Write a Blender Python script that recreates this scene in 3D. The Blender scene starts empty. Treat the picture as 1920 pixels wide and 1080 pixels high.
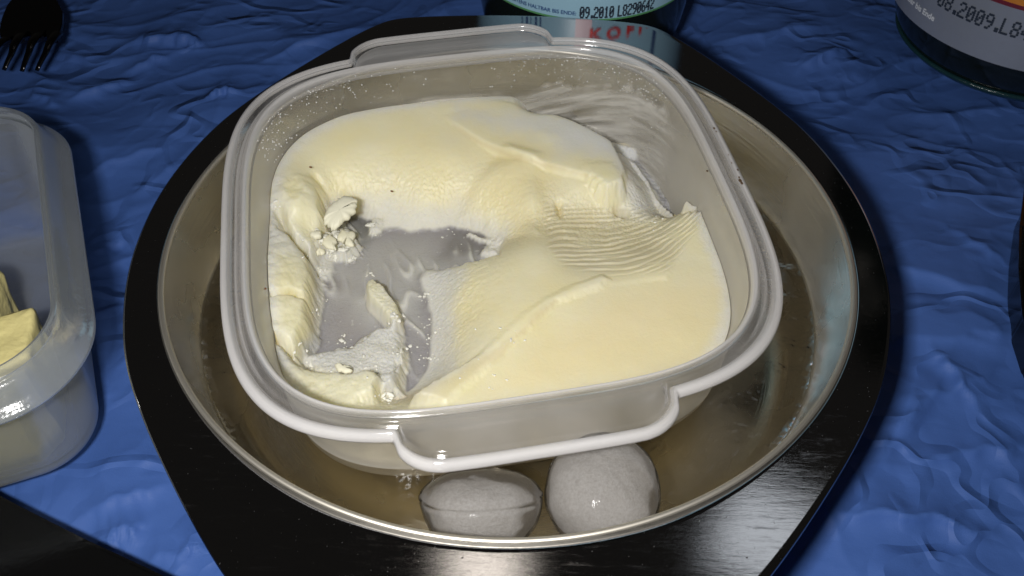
import bpy, bmesh, math, random
import numpy as np
from mathutils import Vector, Matrix
random.seed(4); rng = np.random.default_rng(11)
S = 0.1                      # one working unit is the radius of the steel bowl, 10 cm
sc = bpy.context.scene
# ------------------------------------------------------------------ camera
def Rx(a): c,s=math.cos(a),math.sin(a); return np.array([[1,0,0],[0,c,-s],[0,s,c]])
def Ry(a): c,s=math.cos(a),math.sin(a); return np.array([[c,0,s],[0,1,0],[-s,0,c]])
def Rz(a): c,s=math.cos(a),math.sin(a); return np.array([[c,-s,0],[s,c,0],[0,0,1]])
CP = np.array([.0119,-2.0796,1.9738]); CR = Rx(.7564)@Rz(.0074); F = 1800.
cd = bpy.data.cameras.new('camera'); cam = bpy.data.objects.new('camera', cd); sc.collection.objects.link(cam)
m4 = np.eye(4); m4[:3,:3] = CR; m4[:3,3] = CP*S
cam.matrix_world = Matrix(m4.tolist())
cd.lens = 36*F/1920; cd.sensor_width = 36; cd.clip_start = .01; cd.clip_end = 50
cd.dof.use_dof = True; cd.dof.focus_distance = .275; cd.dof.aperture_fstop = 45
sc.camera = cam
# ------------------------------------------------------------------ world and lamps
w = bpy.data.worlds.new('World'); sc.world = w; w.use_nodes = True
w.node_tree.nodes['Background'].inputs[0].default_value = (1.0,.93,.85,1)
w.node_tree.nodes['Background'].inputs[1].default_value = .012
def lamp(name, p, target, size, power, col):
    l = bpy.data.lights.new(name,'AREA'); l.shape='DISK' if size[1] is None else 'RECTANGLE'
    l.size = size[0]*S
    if size[1]: l.size_y = size[1]*S
    l.energy = power; l.color = col
    o = bpy.data.objects.new(name,l); sc.collection.objects.link(o)
    o.location = Vector(p)*S
    o.rotation_euler = (Vector(target)-Vector(p)).to_track_quat('-Z','Y').to_euler()
    return o
lamp('camera_flash', (-.37,-2.15,2.06), (0,.1,0), (.26,.14), .84, (1,.985,.96))
lamp('ceiling_lamp', (-.6,8.6,19), (0,0,0), (1.8,None), .17, (1,.90,.78))
lamp('window_light', (6.4,9.7,19.5), (0,0,0), (2.4,2.2), .16, (.9,.95,1))
sc.view_settings.view_transform = 'Standard'; sc.view_settings.look = 'None'
sc.view_settings.exposure = 0.15; sc.view_settings.gamma = 1
sc.render.engine = 'CYCLES'; sc.cycles.use_denoising = True
sc.cycles.transparent_max_bounces = 24; sc.cycles.max_bounces = 12
# ------------------------------------------------------------------ helpers
def ray(x,y): return CR@np.array([(x-960)/F,(540-y)/F,-1.])
def un(x,y,z): d=ray(x,y); return CP+d*(z-CP[2])/d[2]
def pr(P):
    q=(P-CP)@CR; return 960+F*q[...,0]/-q[...,2], 540-F*q[...,1]/-q[...,2]
def tag(o,label=None,cat=None,group=None,kind=None):
    for k,v in (('label',label),('category',cat),('group',group),('kind',kind)):
        if v: o[k]=v
    return o
def empty(name,loc=(0,0,0),rot=None,**k):
    o=bpy.data.objects.new(name,None); sc.collection.objects.link(o); o.location=loc
    if rot is not None: o.rotation_euler=rot
    o.empty_display_size=.1
    return tag(o,**k)
def mesh(name,V,Fc,mat,parent=None,smooth=True,loc=None):
    me=bpy.data.meshes.new(name)
    V=np.asarray(V,dtype=float)
    if isinstance(Fc,np.ndarray):
        n=len(Fc);k=Fc.shape[1]
        me.vertices.add(len(V)); me.vertices.foreach_set('co',V.astype(np.float32).ravel())
        me.loops.add(n*k); me.loops.foreach_set('vertex_index',Fc.astype(np.int32).ravel())
        me.polygons.add(n); me.polygons.foreach_set('loop_start',(np.arange(n)*k).astype(np.int32))
        me.update(calc_edges=True); me.validate()
    else:
        me.from_pydata(V.tolist(),[],Fc); me.update()
    if smooth: me.polygons.foreach_set('use_smooth',np.ones(len(me.polygons),bool))
    if mat: me.materials.append(mat)
    o=bpy.data.objects.new(name,me); sc.collection.objects.link(o)
    if parent: o.parent=parent
    if loc is not None: o.location=loc
    return o
def gridfaces(nr,nc,wrap_c=False,wrap_r=False,flip=False):
    i,j=np.meshgrid(np.arange(nr if wrap_r else nr-1),np.arange(nc if wrap_c else nc-1),indexing='ij')
    i2=(i+1)%nr; j2=(j+1)%nc
    f=np.stack([i*nc+j,i*nc+j2,i2*nc+j2,i2*nc+j],-1).reshape(-1,4)
    return f[:,::-1] if flip else f
def sweep(name,rows,mat,parent=None,closed=True,flip=False):
    "rows: (nr,nc,3) rings, each ring closed; closed: last ring joins the first"
    rows=np.asarray(rows); nr,nc=rows.shape[:2]
    return mesh(name,rows.reshape(-1,3),gridfaces(nr,nc,True,closed,flip),mat,parent)
def lathe(name,prof,mat,parent=None,seg=128,loc=None,closed=False,flip=False,a0=0,a1=None):
    t=np.linspace(0,2*np.pi,seg,endpoint=False) if a1 is None else np.linspace(a0,a1,seg)
    p=np.array(prof,float)
    V=np.stack([p[:,None,0]*np.cos(t),p[:,None,0]*np.sin(t),p[:,None,1]+0*t],-1)
    return mesh(name,V.reshape(-1,3),gridfaces(len(p),seg,a1 is None,closed,flip),mat,parent,loc=loc)
def smooth_prof(p,k=3):
    p=np.array(p,float)
    for _ in range(k):
        q=[p[0]]
        for a,b in zip(p[:-1],p[1:]): q+= [a*.75+b*.25,a*.25+b*.75]
        q.append(p[-1]); p=np.array(q)
    return p
_P=rng.permutation(512); _P=np.concatenate([_P,_P,_P]); _G=rng.uniform(0,2*np.pi,512)
def noise(x,y,seed=0):
    x=np.asarray(x,float)+seed*17.3; y=np.asarray(y,float)+seed*7.7
    xi=np.floor(x).astype(int); yi=np.floor(y).astype(int); xf=x-xi; yf=y-yi
    def g(a,b,dx,dy):
        h=_G[_P[(_P[a%512]+b%512)]]; return np.cos(h)*dx+np.sin(h)*dy
    u=xf**3*(xf*(xf*6-15)+10); v=yf**3*(yf*(yf*6-15)+10)
    a=g(xi,yi,xf,yf); b=g(xi+1,yi,xf-1,yf); c=g(xi,yi+1,xf,yf-1); d=g(xi+1,yi+1,xf-1,yf-1)
    return 1.4*((a*(1-u)+b*u)*(1-v)+(c*(1-u)+d*u)*v)
def fbm(x,y,o=4,seed=0):
    r=0;a=1;f=1
    for k in range(o): r=r+a*noise(x*f,y*f,seed+k*3.1); a*=.5; f*=2.03
    return r
def sstep(a,b,x):
    t=np.clip((x-a)/(b-a),0,1); return t*t*(3-2*t)
def sdf(poly,x,y):
    "signed distance, positive inside"
    poly=np.asarray(poly,float); d=np.full(np.shape(x),1e9); ins=np.zeros(np.shape(x),bool)
    for k in range(len(poly)):
        ax,ay=poly[k]; bx,by=poly[(k+1)%len(poly)]
        ex,ey=bx-ax,by-ay; wx,wy=x-ax,y-ay
        t=np.clip((wx*ex+wy*ey)/(ex*ex+ey*ey+1e-12),0,1)
        d=np.minimum(d,(wx-t*ex)**2+(wy-t*ey)**2)
        c=((ay>y)!=(by>y))&(x<(bx-ax)*(y-ay)/(by-ay+1e-12)+ax)
        ins^=c
    return np.where(ins,1,-1)*np.sqrt(d)
# ------------------------------------------------------------------ materials
class NT:
    def __init__(s,name):
        s.m=bpy.data.materials.new(name); s.m.use_nodes=True; s.t=s.m.node_tree; s.t.nodes.clear()
        s.out=s.n('ShaderNodeOutputMaterial')
    def n(s,t,**k):
        o=s.t.nodes.new(t)
        for a,b in k.items():
            if a.startswith('i_'):
                key=a[2:].replace('_',' '); o.inputs[key].default_value=b
            else: setattr(o,a,b)
        return o
    def l(s,a,b): s.t.links.new(a,b)
    def coord(s,scale=(1,1,1),rot=(0,0,0)):
        c=s.n('ShaderNodeTexCoord'); m=s.n('ShaderNodeMapping'); s.l(c.outputs['Object'],m.inputs[0])
        m.inputs['Scale'].default_value=scale; m.inputs['Rotation'].default_value=rot; return m.outputs[0]
    def noise(s,vec,scale,detail=4,rough=.55):
        o=s.n('ShaderNodeTexNoise'); s.l(vec,o.inputs['Vector']); o.inputs['Scale'].default_value=scale
        o.inputs['Detail'].default_value=detail; o.inputs['Roughness'].default_value=rough; return o.outputs[0]
    def ramp(s,fac,stops):
        o=s.n('ShaderNodeValToRGB'); s.l(fac,o.inputs[0]); e=o.color_ramp.elements
        while len(e)<len(stops): e.new(.5)
        for k,(p,c) in enumerate(stops):
            e[k].position=p; e[k].color=(c,c,c,1) if not hasattr(c,'__len__') else (*c,1)
        return o.outputs[0]
    def bump(s,h,strength,dist,prev=None):
        o=s.n('ShaderNodeBump'); s.l(h,o.inputs['Height']); o.inputs['Strength'].default_value=strength
        o.inputs['Distance'].default_value=dist*S
        if prev: s.l(prev,o.inputs['Normal'])
        return o.outputs[0]
    def done(s,sh): s.l(sh,s.out.inputs[0]); return s.m
def plain(name,col,rough=.5,metal=0,spec=.5,bump=None):
    t=NT(name); p=t.n('ShaderNodeBsdfPrincipled'); p.inputs['Base Color'].default_value=(*col,1)
    p.inputs['Roughness'].default_value=rough; p.inputs['Metallic'].default_value=metal
    p.inputs['Specular IOR Level'].default_value=spec
    if bump:
        v=t.coord(); t.l(t.bump(t.noise(v,bump[0],5),bump[1],bump[2]),p.inputs['Normal'])
    return t.done(p.outputs[0])
def milky(name,col,clear,rough=.18,tint=(1,1,1),bs=(30,.12,.02),trans=.5,thick=False):
    t=NT(name); v=t.coord()
    nz=t.noise(v,bs[0],5); nm=t.bump(nz,bs[1],bs[2])
    sm=t.noise(v,3.2,3)
    d=t.n('ShaderNodeBsdfDiffuse'); tr=t.n('ShaderNodeBsdfTranslucent'); tp=t.n('ShaderNodeBsdfTransparent')
    gl=t.n('ShaderNodeBsdfGlossy'); fr=t.n('ShaderNodeFresnel'); fr.inputs[0].default_value=1.45
    for q in (d,tr): q.inputs[0].default_value=(*col,1)
    tp.inputs[0].default_value=(*tint,1); gl.inputs['Roughness'].default_value=rough
    for q in (gl,): t.l(nm,q.inputs['Normal'])
    m1=t.n('ShaderNodeMixShader',i_Fac=trans); t.l(d.outputs[0],m1.inputs[1]); t.l(tr.outputs[0],m1.inputs[2])
    m2=t.n('ShaderNodeMixShader'); lw=t.n('ShaderNodeLayerWeight',i_Blend=.5)
    fa=t.ramp(lw.outputs['Facing'],[(.0,1),(.35,.9),(.75,.45),(1,.05)]); mu=t.n('ShaderNodeMath',operation='MULTIPLY')
    t.l(fa,mu.inputs[0]); t.l(t.ramp(sm,[(.3,clear-.05),(.7,clear+.05)]),mu.inputs[1])
    if thick:   # thicker plastic is milkier
        ta=t.n('ShaderNodeAttribute',attribute_name='thick'); m9=t.n('ShaderNodeMath',operation='MULTIPLY'); t.l(mu.outputs[0],m9.inputs[0])
        t.l(t.ramp(ta.outputs['Fac'],[(0,1),(1,.42)]),m9.inputs[1]); t.l(m9.outputs[0],m2.inputs[0])
    else: t.l(mu.outputs[0],m2.inputs[0])
    t.l(m1.outputs[0],m2.inputs[1]); t.l(tp.outputs[0],m2.inputs[2])
    m3=t.n('ShaderNodeMixShader'); t.l(t.ramp(fr.outputs[0],[(0,0),(.3,.34),(1,.42)]),m3.inputs[0]); t.l(m2.outputs[0],m3.inputs[1]); t.l(gl.outputs[0],m3.inputs[2])
    return t.done(m3.outputs[0])
M_plastic=milky('milky_plastic',(.97,.93,.84),.97,trans=.35)
M_rim=milky('milky_plastic_rim',(.97,.95,.95),.98,thick=True,rough=.10,trans=.3,bs=(30,.04,.01))
M_plastic2=milky('clear_milky_plastic',(.74,.78,.80),.90,rough=.14)
M_rim2=milky('clear_milky_plastic_rim',(.74,.80,.86),.80,rough=.14)

t=NT('brushed_steel'); v=t.coord(); vr=t.coord((1,1,1))
p=t.n('ShaderNodeBsdfPrincipled'); p.inputs['Base Color'].default_value=(.84,.81,.74,1); p.inputs['Metallic'].default_value=1
tc=t.n('ShaderNodeTexCoord'); sp=t.n('ShaderNodeSeparateXYZ'); t.l(tc.outputs['Object'],sp.inputs[0])
at=t.n('ShaderNodeMath',operation='ARCTAN2'); t.l(sp.outputs[1],at.inputs[0]); t.l(sp.outputs[0],at.inputs[1])
vl=t.n('ShaderNodeVectorMath',operation='LENGTH'); t.l(tc.outputs['Object'],vl.inputs[0])
cb=t.n('ShaderNodeCombineXYZ'); t.l(at.outputs[0],cb.inputs[0]); t.l(vl.outputs['Value'],cb.inputs[1]); t.l(sp.outputs[2],cb.inputs[2])
mp=t.n('ShaderNodeMapping'); mp.inputs['Scale'].default_value=(3,90,90); t.l(cb.outputs[0],mp.inputs[0])
br=t.noise(mp.outputs[0],1,5,.6)
t.l(t.bump(br,.14,.008),p.inputs['Normal'])
big=t.noise(v,2.2,4); t.l(t.ramp(big,[(.36,.13),(.64,.40)]),p.inputs['Roughness'])
M_steel=t.done(p.outputs[0])

t=NT('mirror_steel'); v=t.coord((9,60,60),(0,0,.25)); v2=t.coord()
p=t.n('ShaderNodeBsdfPrincipled'); p.inputs['Base Color'].default_value=(.40,.40,.41,1); p.inputs['Metallic'].default_value=1
st=t.noise(v,1.3,6,.7); pa=t.noise(v2,2.4,5,.6)
mu=t.n('ShaderNodeMath',operation='MULTIPLY'); t.l(t.ramp(st,[(.52,0),(.78,1)]),mu.inputs[0]); t.l(t.ramp(pa,[(.42,.05),(.65,1)]),mu.inputs[1])
dz=t.n('ShaderNodeMath',operation='MAXIMUM'); t.l(mu.outputs[0],dz.inputs[0]); t.l(t.ramp(t.noise(v2,110,2),[(.70,0),(.74,1)]),dz.inputs[1])
t.l(t.ramp(dz.outputs[0],[(0,.06),(1,.36)]),p.inputs['Roughness'])
t.l(t.bump(st,.06,.003),p.inputs['Normal'])
M_mirror=t.done(p.outputs[0])
M_edge=plain('polished_edge',(.85,.80,.70),.5,1)
M_black=plain('black_plate',(.004,.004,.004),.12,0,.4,(60,.05,.01))
M_fork=plain('dark_steel',(.055,.055,.06),.22,1,.5,(12,.05,.01))

t=NT('blue_cloth'); v=t.coord(); vw=t.coord((1,1.6,1),(0,0,.2))
p=t.n('ShaderNodeBsdfPrincipled')
c=t.ramp(t.noise(v,1.1,5),[(.3,(.050,.118,.37)),(.7,(.070,.155,.46))]); t.l(c,p.inputs['Base Color'])
p.inputs['Roughness'].default_value=.58; p.inputs['Specular IOR Level'].default_value=.3
p.inputs['Sheen Weight'].default_value=0; p.inputs['Sheen Roughness'].default_value=.4; p.inputs['Sheen Tint'].default_value=(.3,.5,1,1)
def crease(vec,sc_,det,wd):
    return t.ramp(t.noise(vec,sc_,det,.6),[(.5-wd,0),(.5,1),(.5+wd,0)])
va=t.coord((1,1.7,1),(0,0,.35)); vb=t.coord((1.3,1,1),(0,0,-.7))
def mulm(a,b):
    m_=t.n('ShaderNodeMath',operation='MULTIPLY'); t.l(a,m_.inputs[0]); t.l(b,m_.inputs[1]); return m_.outputs[0]
k1=mulm(crease(va,1.7,2,.055),t.ramp(t.noise(v,2.1,2),[(.42,0),(.62,1)]))
k2=mulm(crease(vb,2.3,2,.05),t.ramp(t.noise(v,3.1,2),[(.45,0),(.6,1)]))
k3=crease(va,7,5,.10)
b1=t.bump(t.noise(v,3.4,3,.5),.22,.05); b1=t.bump(k3,.05,.008,b1); b1=t.bump(k1,.50,.034,b1); b1=t.bump(k2,.45,.026,b1)
b2=t.bump(t.noise(v,320,2),.2,.003,b1); t.l(b2,p.inputs['Normal'])
M_cloth=t.done(p.outputs[0])

t=NT('water'); v=t.coord()
tp=t.n('ShaderNodeBsdfTransparent'); tp.inputs[0].default_value=(.78,.74,.66,1)
gl=t.n('ShaderNodeBsdfGlossy',i_Roughness=.03); fr=t.n('ShaderNodeFresnel'); fr.inputs[0].default_value=1.33
nm=t.bump(t.noise(v,5,4),.35,.05); t.l(nm,gl.inputs['Normal']); t.l(nm,fr.inputs['Normal'])
mx=t.n('ShaderNodeMixShader'); t.l(fr.outputs[0],mx.inputs[0]); t.l(tp.outputs[0],mx.inputs[1]); t.l(gl.outputs[0],mx.inputs[2])
M_water=t.done(mx.outputs[0])

t=NT('cloudy_ice'); v=t.coord()
p=t.n('ShaderNodeBsdfPrincipled'); p.inputs['Roughness'].default_value=.22
t.l(t.ramp(t.noise(v,60,8,.8),[(.36,(.5,.47,.45)),(.66,(.78,.75,.73))]),p.inputs['Base Color'])
p.inputs['Subsurface Weight'].default_value=.5; p.inputs['Subsurface Radius'].default_value=(1,.95,.9); p.inputs['Subsurface Scale'].default_value=.08*S
b=t.bump(t.noise(v,70,5,.75),.7,.010); t.l(b,p.inputs['Normal'])
tp=t.n('ShaderNodeBsdfTransparent'); mx=t.n('ShaderNodeMixShader')
lw=t.n('ShaderNodeLayerWeight',i_Blend=.35)
gi=t.n('ShaderNodeBsdfGlossy',i_Roughness=.08); gf=t.n('ShaderNodeFresnel'); gf.inputs[0].default_value=1.35; t.l(b,gi.inputs['Normal']); m5=t.n('ShaderNodeMixShader')
t.l(t.ramp(lw.outputs['Facing'],[(.2,.42),(.9,.75)]),mx.inputs[0]); t.l(p.outputs[0],mx.inputs[1]); t.l(tp.outputs[0],mx.inputs[2])
t.l(gf.outputs[0],m5.inputs[0]); t.l(mx.outputs[0],m5.inputs[1]); t.l(gi.outputs[0],m5.inputs[2]); M_ice=t.done(m5.outputs[0])
t=NT('clear_ice'); v=t.coord(); b=t.bump(t.noise(v,40,5,.6),.16,.008)
tp=t.n('ShaderNodeBsdfTransparent'); tp.inputs[0].default_value=(.95,.95,.95,1); gl=t.n('ShaderNodeBsdfGlossy',i_Roughness=.05); fr=t.n('ShaderNodeFresnel'); fr.inputs[0].default_value=1.14
t.l(b,gl.inputs['Normal']); t.l(b,fr.inputs['Normal']); mx=t.n('ShaderNodeMixShader'); t.l(fr.outputs[0],mx.inputs[0]); t.l(tp.outputs[0],mx.inputs[1]); t.l(gl.outputs[0],mx.inputs[2]); M_shell=t.done(mx.outputs[0])
t=NT('cloudy_ice_core'); v=t.coord()
d=t.n('ShaderNodeBsdfDiffuse'); tr=t.n('ShaderNodeBsdfTranslucent'); tp=t.n('ShaderNodeBsdfTransparent'); c=t.ramp(t.noise(v,130,6,.8),[(.38,(.70,.67,.65)),(.62,(.97,.95,.94))])
nb_=t.bump(t.noise(v,90,5,.8),.8,.010); t.l(nb_,d.inputs['Normal'])
t.l(c,d.inputs[0]); t.l(c,tr.inputs[0]); m1=t.n('ShaderNodeMixShader',i_Fac=.45); t.l(d.outputs[0],m1.inputs[1]); t.l(tr.outputs[0],m1.inputs[2])
lw=t.n('ShaderNodeLayerWeight',i_Blend=.4); f1=t.ramp(lw.outputs['Facing'],[(.1,.36),(.9,.58)]); f2=t.ramp(t.noise(v,130,6,.75),[(.38,.8),(.62,1)])
mu=t.n('ShaderNodeMath',operation='MULTIPLY'); t.l(f1,mu.inputs[0]); t.l(f2,mu.inputs[1]); m2=t.n('ShaderNodeMixShader'); t.l(mu.outputs[0],m2.inputs[0]); t.l(m1.outputs[0],m2.inputs[1]); t.l(tp.outputs[0],m2.inputs[2]); M_core=t.done(m2.outputs[0])

def icecream(name,rough_attr=True):
    t=NT(name); v=t.coord(); p=t.n('ShaderNodeBsdfPrincipled')
    a=t.n('ShaderNodeAttribute',attribute_name='tone'); sepc=t.n('ShaderNodeSeparateColor')
    t.l(a.outputs['Color'],p.inputs['Base Color'])
    b=t.n('ShaderNodeAttribute',attribute_name='frost')
    wt=t.n('ShaderNodeAttribute',attribute_name='wet'); rm=t.n('ShaderNodeMix'); rm.inputs[3].default_value=.16; t.l(wt.outputs['Fac'],rm.inputs[0]); t.l(t.ramp(b.outputs['Fac'],[(0,.42),(1,.7)]),rm.inputs[2]); t.l(rm.outputs[0],p.inputs['Roughness'])
    n1=t.noise(v,90,4,.7); n2=t.noise(v,14,4,.5)
    b1=t.bump(n2,.25,.012); mm=t.n('ShaderNodeMath',operation='MULTIPLY'); t.l(n1,mm.inputs[0]); t.l(t.ramp(b.outputs['Fac'],[(0,.25),(1,1)]),mm.inputs[1])
    t.l(t.bump(mm.outputs[0],.5,.008,b1),p.inputs['Normal'])
    p.inputs['Subsurface Weight'].default_value=.6; p.inputs['Subsurface Radius'].default_value=(1,.85,.5); p.inputs['Subsurface Scale'].default_value=.24*S
    p.inputs['Specular IOR Level'].default_value=.35
    return t.done(p.outputs[0])
M_cream=icecream('vanilla_ice_cream')
M_chunk=plain('scraped_ice_cream',(.80,.77,.60),.5,0,.35,(60,.15,.006))
M_bulk=plain('ice_cream_bulk',(.80,.70,.42),.5,0,.3)
M_drop=plain('water_drop',(.7,.7,.7),.05,0,1)
M_residue=plain('dried_residue',(.10,.06,.03),.5)
M_speck=plain('brown_speck',(.16,.06,.015),.5)
M_butter=plain('butter',(.82,.72,.32),.42,0,.4,(25,.5,.012))
M_glass=plain('dark_bottle_glass',(.006,.009,.008),.08,0,.5)
M_teal=plain('teal_glass_edge',(.01,.035,.04),.15,0,.5,(20,.4,.02))
M_paper=plain('pale_blue_label',(.34,.56,.70),.35,0,.4,(8,.06,.02))
M_silver=plain('silver_label',(.30,.33,.40),.38,.35,.5,(14,.15,.02))
M_ink=plain('black_ink',(.02,.03,.05),.5); M_blueink=plain('blue_ink',(.015,.06,.22),.5)
M_red=plain('red_ink',(.65,.03,.03),.45); M_white=plain('white_ink',(.75,.78,.82),.4)
M_pink=plain('pink_print',(.85,.62,.68),.4); M_orange=plain('orange_print',(.55,.20,.03),.4,0,.4,(30,.3,.02)); M_maroon=plain('maroon_print',(.14,.015,.03),.4)
M_navy=plain('navy_print',(.02,.05,.18),.4)

# ------------------------------------------------------------------ blue cloth
TZ=-.455
nx,ny=900,700
X,Y=np.meshgrid(np.linspace(-3.6,3.9,nx),np.linspace(-1.9,4.2,ny),indexing='ij')
wx=X+.22*fbm(X*1.1,Y*1.1,2,5); wy=Y+.22*fbm(X*1.1,Y*1.1,2,9)
a=.30; U=wx*math.cos(a)+wy*math.sin(a); V_=-wx*math.sin(a)+wy*math.cos(a)
rid=1-np.abs(noise(U*1.1,V_*2.3,2)); rid2=1-np.abs(noise(U*2.6+4,V_*4.6,6)); rid3=1-np.abs(noise(wx*5,wy*6,8))
def cells(x,y,n,seed):
    rg=np.random.default_rng(seed); sx=rg.uniform(-3.8,4.1,n); sy=rg.uniform(-2.1,4.4,n); f1=np.full(x.shape,9.); f2=f1.copy()
    for a_,b_ in zip(sx,sy):
        d=np.hypot((x-a_)*.75,(y-b_)*1.2); f2=np.minimum(f2,np.maximum(f1,d)); f1=np.minimum(f1,d)
    return f1,f2
c1,c2=cells(wx,wy,55,3); e1,e2=cells(wx+.08*noise(X*3,Y*3,7),wy,200,5)
Z=.085*c1+.020*e1+.012*rid**8+.003*rid2**8++.014*fbm(X*1.7,Y*2.1,2,20)+.002*fbm(X*5,Y*6,3,30)
def fold(p0,p1,h,wd,sharp=1.):
    "a crease seen in the photo between two picture points"
    A=un(*p0,TZ)[:2]; B=un(*p1,TZ)[:2]; L=np.hypot(*(B-A)); e=(B-A)/L; n=np.array([-e[1],e[0]])
    s=(X-A[0])*e[0]+(Y-A[1])*e[1]; q=(X-A[0])*n[0]+(Y-A[1])*n[1]+.03*noise(s*4/L+p0[0],s*0+p0[1])
    env=sstep(-.05,.35*L,s)*sstep(L+.05,.65*L,s)
    prof=np.where(q>0,np.exp(-q/wd*.6),np.exp(q/wd*2.4*sharp))
    return h*env*prof
for f in [((1690,610),(1890,635),.045,.05),((1440,608),(1900,655),.03,.05),((1740,655),(1850,780),.03,.05),((1560,960),(1870,985),.05,.06),
          ((1640,500),(1900,570),.03,.07),((1620,880),(1760,720),.025,.06),((1720,860),(1910,830),.03,.05),((1780,430),(1890,500),.02,.05),
          ((1330,70),(1570,40),.03,.08),((1500,120),(1590,85),.04,.05),((130,330),(330,265),.02,.05),((130,170),(240,140),.04,.05),((240,70),(370,75),.04,.06),
          ((230,120),(320,95),.03,.05),((330,75),(380,80),.03,.04),((480,120),(700,50),.03,.05),((160,470),(240,410),.02,.05),((190,620),(240,600),.02,.05),
          ((200,700),(280,640),.03,.05),((190,1000),(250,980),.035,.05),((160,950),(300,905),.03,.06),((280,1040),(400,1010),.02,.05),((180,880),(290,860),.02,.05),
          ((400,180),(440,178),.04,.04),((40,150),(110,190),.03,.05),((1480,800),(1600,1060),.02,.07),((1700,760),(1900,690),.02,.06)]:
    Z=Z+fold(*f)
Z=Z-np.percentile(Z,70)
Rr=np.hypot(X,Y); under=sstep(1.05,.75,Rr); Z=Z*(1-under)+(-.02)*under
_a=math.radians(22.3); _tx=X-(math.cos(_a)*-1.855+math.sin(_a)*-.505); _ty=Y-(math.sin(_a)*-1.855-math.cos(_a)*-.505)
_lx=_tx*math.cos(_a)+_ty*math.sin(_a); _ly=-_tx*math.sin(_a)+_ty*math.cos(_a)
und2=sstep(.12,.0,np.maximum(np.abs(_lx)-.60,np.abs(_ly)-.585)); Z=Z*(1-und2)+np.minimum(Z,.0)*und2
Z=np.minimum(Z,.05)+TZ-.012
cloth=mesh('tablecloth',np.stack([X,Y,Z],-1).reshape(-1,3),gridfaces(nx,ny),M_cloth)
cloth.data.flip_normals() if cloth.data.polygons[0].normal.z<0 else None
tag(cloth,'wrinkled shiny blue fabric spread under all the dishes','tablecloth')

# ------------------------------------------------------------------ steel bowl with black-looking mirror rim
bowl=empty('serving_bowl',(0,0,TZ),label='round steel bowl with wide angular mirror-polished rim holding water and ice',cat='bowl')
def inb(V): V=np.asarray(V,float).copy(); V[...,2]-=TZ; return V
half=[(0,1.236),(.2,1.228),(.40,1.208),(.50,1.185),(.57,1.125),(.66,1.02),(.77,.875),(.885,.71),(.99,.53),(1.055,.34),(1.09,.17),(1.1,0)]
q=np.array(half); q=np.concatenate([q,q[::-1][1:]*[1,-1]]); q=np.concatenate([q,q[::-1][1:-1]*[-1,1]])
k=len(q); 
def chaikin(p,n):
    for _ in range(n):
        r=np.roll(p,-1,0); p=np.stack([p*.75+r*.25,p*.25+r*.75],1).reshape(-1,2)
    return p
out=chaikin(q,3); ang=np.unwrap(np.arctan2(out[:,1],out[:,0]))
NT_=720; th=np.linspace(0,2*np.pi,NT_,endpoint=False)
aa=np.mod(ang,2*np.pi); o_=np.argsort(aa); rad=np.interp(th,aa[o_],np.hypot(*out.T)[o_],period=2*np.pi)
c_,s_=np.cos(th),np.sin(th)
def ring(r,z): return np.stack([r*c_,r*s_,z+0*th],-1)
rows=[ring(1.012+0*rad,.0)]+[ring(1.012+(rad-1.012)*f,0.) for f in (.1,.3,.6,.9)]+[ring(rad-.006,-.000),ring(rad,-.003),ring(rad+.001,-.012),ring(rad-.002,-.022),ring(rad-.012,-.024),ring(rad-.018,-.016),ring(1.012+0*rad,-.014)]
r=sweep('rim_plate',inb(rows),M_mirror,bowl,flip=False); r.rotation_euler=(0,0,-.033)
lp=[(1.012,.0005),(1.009,.004),(1.004,.0055),(.999,.004),(.996,.0),(.995,-.008),(.999,-.010),(1.010,-.010)]
lathe('lip',inb(np.c_[np.array(lp)[:,0],0*np.array(lp)[:,0],np.array(lp)[:,1]])[:,[0,2]],M_edge,bowl,256,closed=True)
pf=smooth_prof([(.996,-.004),(.985,-.06),(.965,-.16),(.945,-.27),(.925,-.35),(.88,-.415),(.78,-.43),(.4,-.432),(.001,-.433)],3)
pf2=pf[::-1].copy(); pf2[:,1]-=.012; pf2[:,0]+=.01; pf2[0,0]=.001
al=np.concatenate([pf,pf2]); al[:,1]-=TZ
lathe('bowl_wall',al,M_steel,bowl,256,closed=True)

# ------------------------------------------------------------------ container frame of reference
CM=Rz(.184)@Rx(.048)@Ry(-.015); CT=np.array([-.06,.016,.130])
def w2l(P): return (P-CT)@CM
def l2w(P): return P@CM.T+CT
def loc(x,y,h):
    d=CM.T@ray(x,y); c=CM.T@(CP-CT); return c+d*(h-c[2])/d[2]
def rotation(): return Matrix(CM.tolist()).to_euler()
NS=1600; tt=np.linspace(0,2*np.pi,NS,endpoint=False)
def sup(a,n=3.65):
    cx=np.sign(np.cos(tt))*np.abs(np.cos(tt))**(2/n); cy=np.sign(np.sin(tt))*np.abs(np.sin(tt))**(2/n)
    return a*cx,a*cy
def tabshift(x):
    u=np.clip((.352-np.abs(x))/.115,0,1); return .092*np.sqrt(np.clip(1-(1-u)**2,0,1))*sstep(0,.10,u)
A0=.762
def cring(d,z,shift=0,n=3.65):
    x,y=sup(A0-d,n)
    X0,_=sup(A0,3.65)
    e=tabshift(X0)*shift*(np.abs(y)>.4)
    y=y+np.sign(y)*e
    return np.stack([x,y,z+0*x],-1)
box=empty('ice_cream_tub',CT,rotation(),label='square translucent plastic tub with two grip tabs sitting in the steel bowl',cat='plastic tub')
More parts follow.
